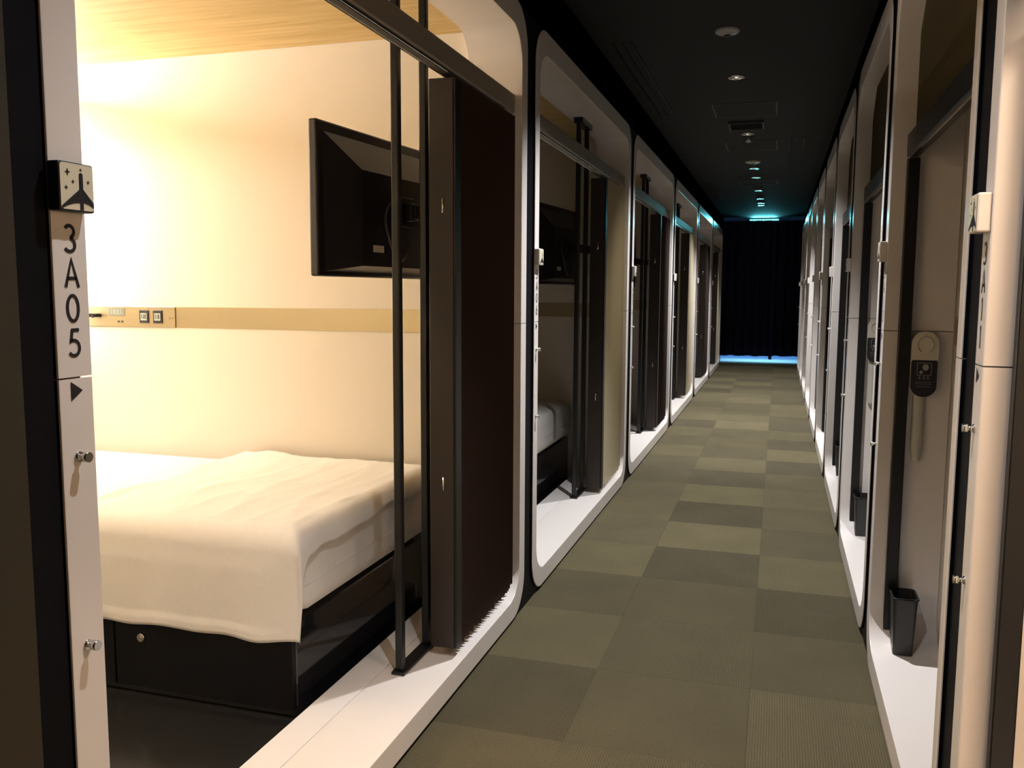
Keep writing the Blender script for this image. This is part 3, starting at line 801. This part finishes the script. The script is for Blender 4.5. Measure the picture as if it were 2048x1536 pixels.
def hatch(y0, y1, lb, x0=-0.505, x1=-0.055):
    t = empty('access_hatch', ((x0+x1)/2, (y0+y1)/2, CEIL)); tag(t, lb, 'ceiling hatch')
    hx, hy = (x1-x0)/2, (y1-y0)/2
    bm = bmesh.new(); e = 0.009
    bx(bm, -hx, hx, -hy, -hy+e, -0.004, -0.0002); bx(bm, -hx, hx, hy-e, hy, -0.004, -0.0002); bx(bm, -hx, -hx+e, -hy+e, hy-e, -0.004, -0.0002); bx(bm, hx-e, hx, -hy+e, hy-e, -0.004, -0.0002)
    mesh('hatch_frame', bm, M_GREYLINE, t)
    bm = bmesh.new(); bx(bm, -hx+e+0.002, hx-e-0.002, -hy+e+0.002, hy-e-0.002, -0.003, -0.0002); mesh('hatch_door', bm, M_CEIL, t)
hatch(6.52, 7.02, 'square access hatch with thin grey trim in the ceiling, nearer one')
hatch(8.145, 8.655, 'square access hatch with thin grey trim in the ceiling, farther one')
hatch(10.95, 11.4, 'small access hatch in the dark ceiling near the far end')
t = empty('ceiling_grille', (-0.29, 7.34, CEIL)); tag(t, 'black framed ventilation grille between the two ceiling hatches', 'ventilation grille')
bm = bmesh.new(); bx(bm, -0.135, 0.135, -0.15, -0.138, -0.02, -0.0002); bx(bm, -0.135, 0.135, 0.138, 0.15, -0.02, -0.0002); bx(bm, -0.135, -0.123, -0.138, 0.138, -0.02, -0.0002); bx(bm, 0.123, 0.135, -0.138, 0.138, -0.02, -0.0002); mesh('grille_frame', bm, M_GREYLINE, t)
bm = bmesh.new()
for k in range(9): bx(bm, -0.1225, 0.1225, -0.12+0.029*k, -0.115+0.029*k, -0.014, -0.0002)
mesh('grille_slats', bm, M_BLACKMETAL, t)
t = empty('dome_camera', (-0.293, 7.92, CEIL)); tag(t, 'small dark dome camera on the ceiling in front of the farther hatch', 'camera')
bm = bmesh.new(); lathe(bm, [(0.045, 0.0), (0.045, -0.012), (0.038, -0.014)], (0, 0, 0)); mesh('camera_base', bm, M_GREYLINE, t)
bm = bmesh.new(); lathe(bm, [(0.038, -0.014), (0.038, -0.032), (0.022, -0.046), (0.0, -0.052)], (0, 0, 0)); mesh('camera_dome', bm, mat('dome_glass', (0.25, 0.25, 0.25), 0.08, metal=0.6), t)
def slot(x0, x1, y0, y1, lb, k=3):
    t = empty('slot_diffuser', ((x0+x1)/2, (y0+y1)/2, CEIL)); tag(t, lb, 'air diffuser', 'slot diffusers in the ceiling')
    w_ = (x1-x0); h = (y1-y0)/2
    for q in range(k):
        c = -w_/2+w_*q/(k-1)
        bm = bmesh.new(); bx(bm, c-0.004, c+0.004, -h, h, -0.012, -0.0002); mesh('slat', bm, mat('diffuser_metal', (0.10, 0.11, 0.13), 0.25, metal=0.7), t)
slot(-0.90, -0.80, 4.8, 6.8, 'black linear slot diffuser on the ceiling along the left side, nearest')
slot(-0.90, -0.81, 11.1, 13.1, 'linear slot diffuser glinting blue on the far left ceiling')
slot(0.05, 0.17, 8.0, 9.9, 'dark linear slot diffuser on the right side of the ceiling')

# ------------------------------------------------------------------ far curtain, exit light, blue glow behind it
def far_panel(x0, x1, zb, zt, y, seed):
    bm = bmesh.new(); n = int((x1-x0)/0.012)
    cols = []
    for i in range(n+1):
        x = x0+(x1-x0)*i/n; d = 0.030*math.sin(x*38+seed)+0.012*math.sin(x*81+seed*2)
        z0 = zb+0.006*math.sin(x*22+seed)
        z1 = zt-0.007*abs(math.sin(x*58))
        cols.append([bm.verts.new((x, y+d, z0+(z1-z0)*k/8)) for k in range(9)])
    for a, b_ in zip(cols, cols[1:]):
        for k in range(8):
            f = bm.faces.new((a[k], b_[k], b_[k+1], a[k+1])); f.smooth = True
    return bm
YC = 16.30
c1 = mesh('end_curtain', far_panel(-0.99, -0.115, 0.125, 2.545, YC, 0), M_DARKCURT); tag(c1, 'black gathered curtain closing the far end of the corridor, left panel', 'curtain', 'black curtains at the corridor end')
c2 = mesh('end_curtain', far_panel(-0.125, 0.40, 0.128, 2.545, YC+0.07, 1.7), M_DARKCURT); tag(c2, 'black gathered curtain closing the far end of the corridor, right panel', 'curtain', 'black curtains at the corridor end')
bm = bmesh.new(); bx(bm, -0.13, -0.075, YC-0.02, YC+0.0, 0.07, 0.16, 0.006); o = mesh('curtain_weight', bm, M_DARKCURT); tag(o, 'dark corner of cloth hanging below the far curtain where its panels meet', 'curtain')
t = empty('exit_light', (-0.29, YC+0.26, 2.50)); tag(t, 'glowing cyan exit light showing over the top of the far curtain', 'exit light')
bm = bmesh.new(); bx(bm, -0.26, 0.26, 0.0, 0.05, -0.08, 0.09, 0.004); mesh('housing', bm, M_PLASTIC, t)
bm = bmesh.new(); bx(bm, -0.25, 0.25, -0.004, -0.0005, -0.07, 0.085); mesh('glowing_face', bm, M_LED, t)
area('exit_glow', (-0.29, YC+0.18, 2.556), (math.radians(-100), 0, 0), 0.40, 0.02, 3.0, (0.12, 0.72, 0.85), math.radians(75))
area('blue_lobby_light', (-0.29, 18.2, 2.4), (0, 0, 0), 1.4, 1.4, 90.0, (0.10, 0.35, 1.0))
area('lobby_strip', (-0.29, 16.9, 0.5), (0, 0, 0), 1.4, 0.2, 12.0, (0.35, 0.85, 1.0))
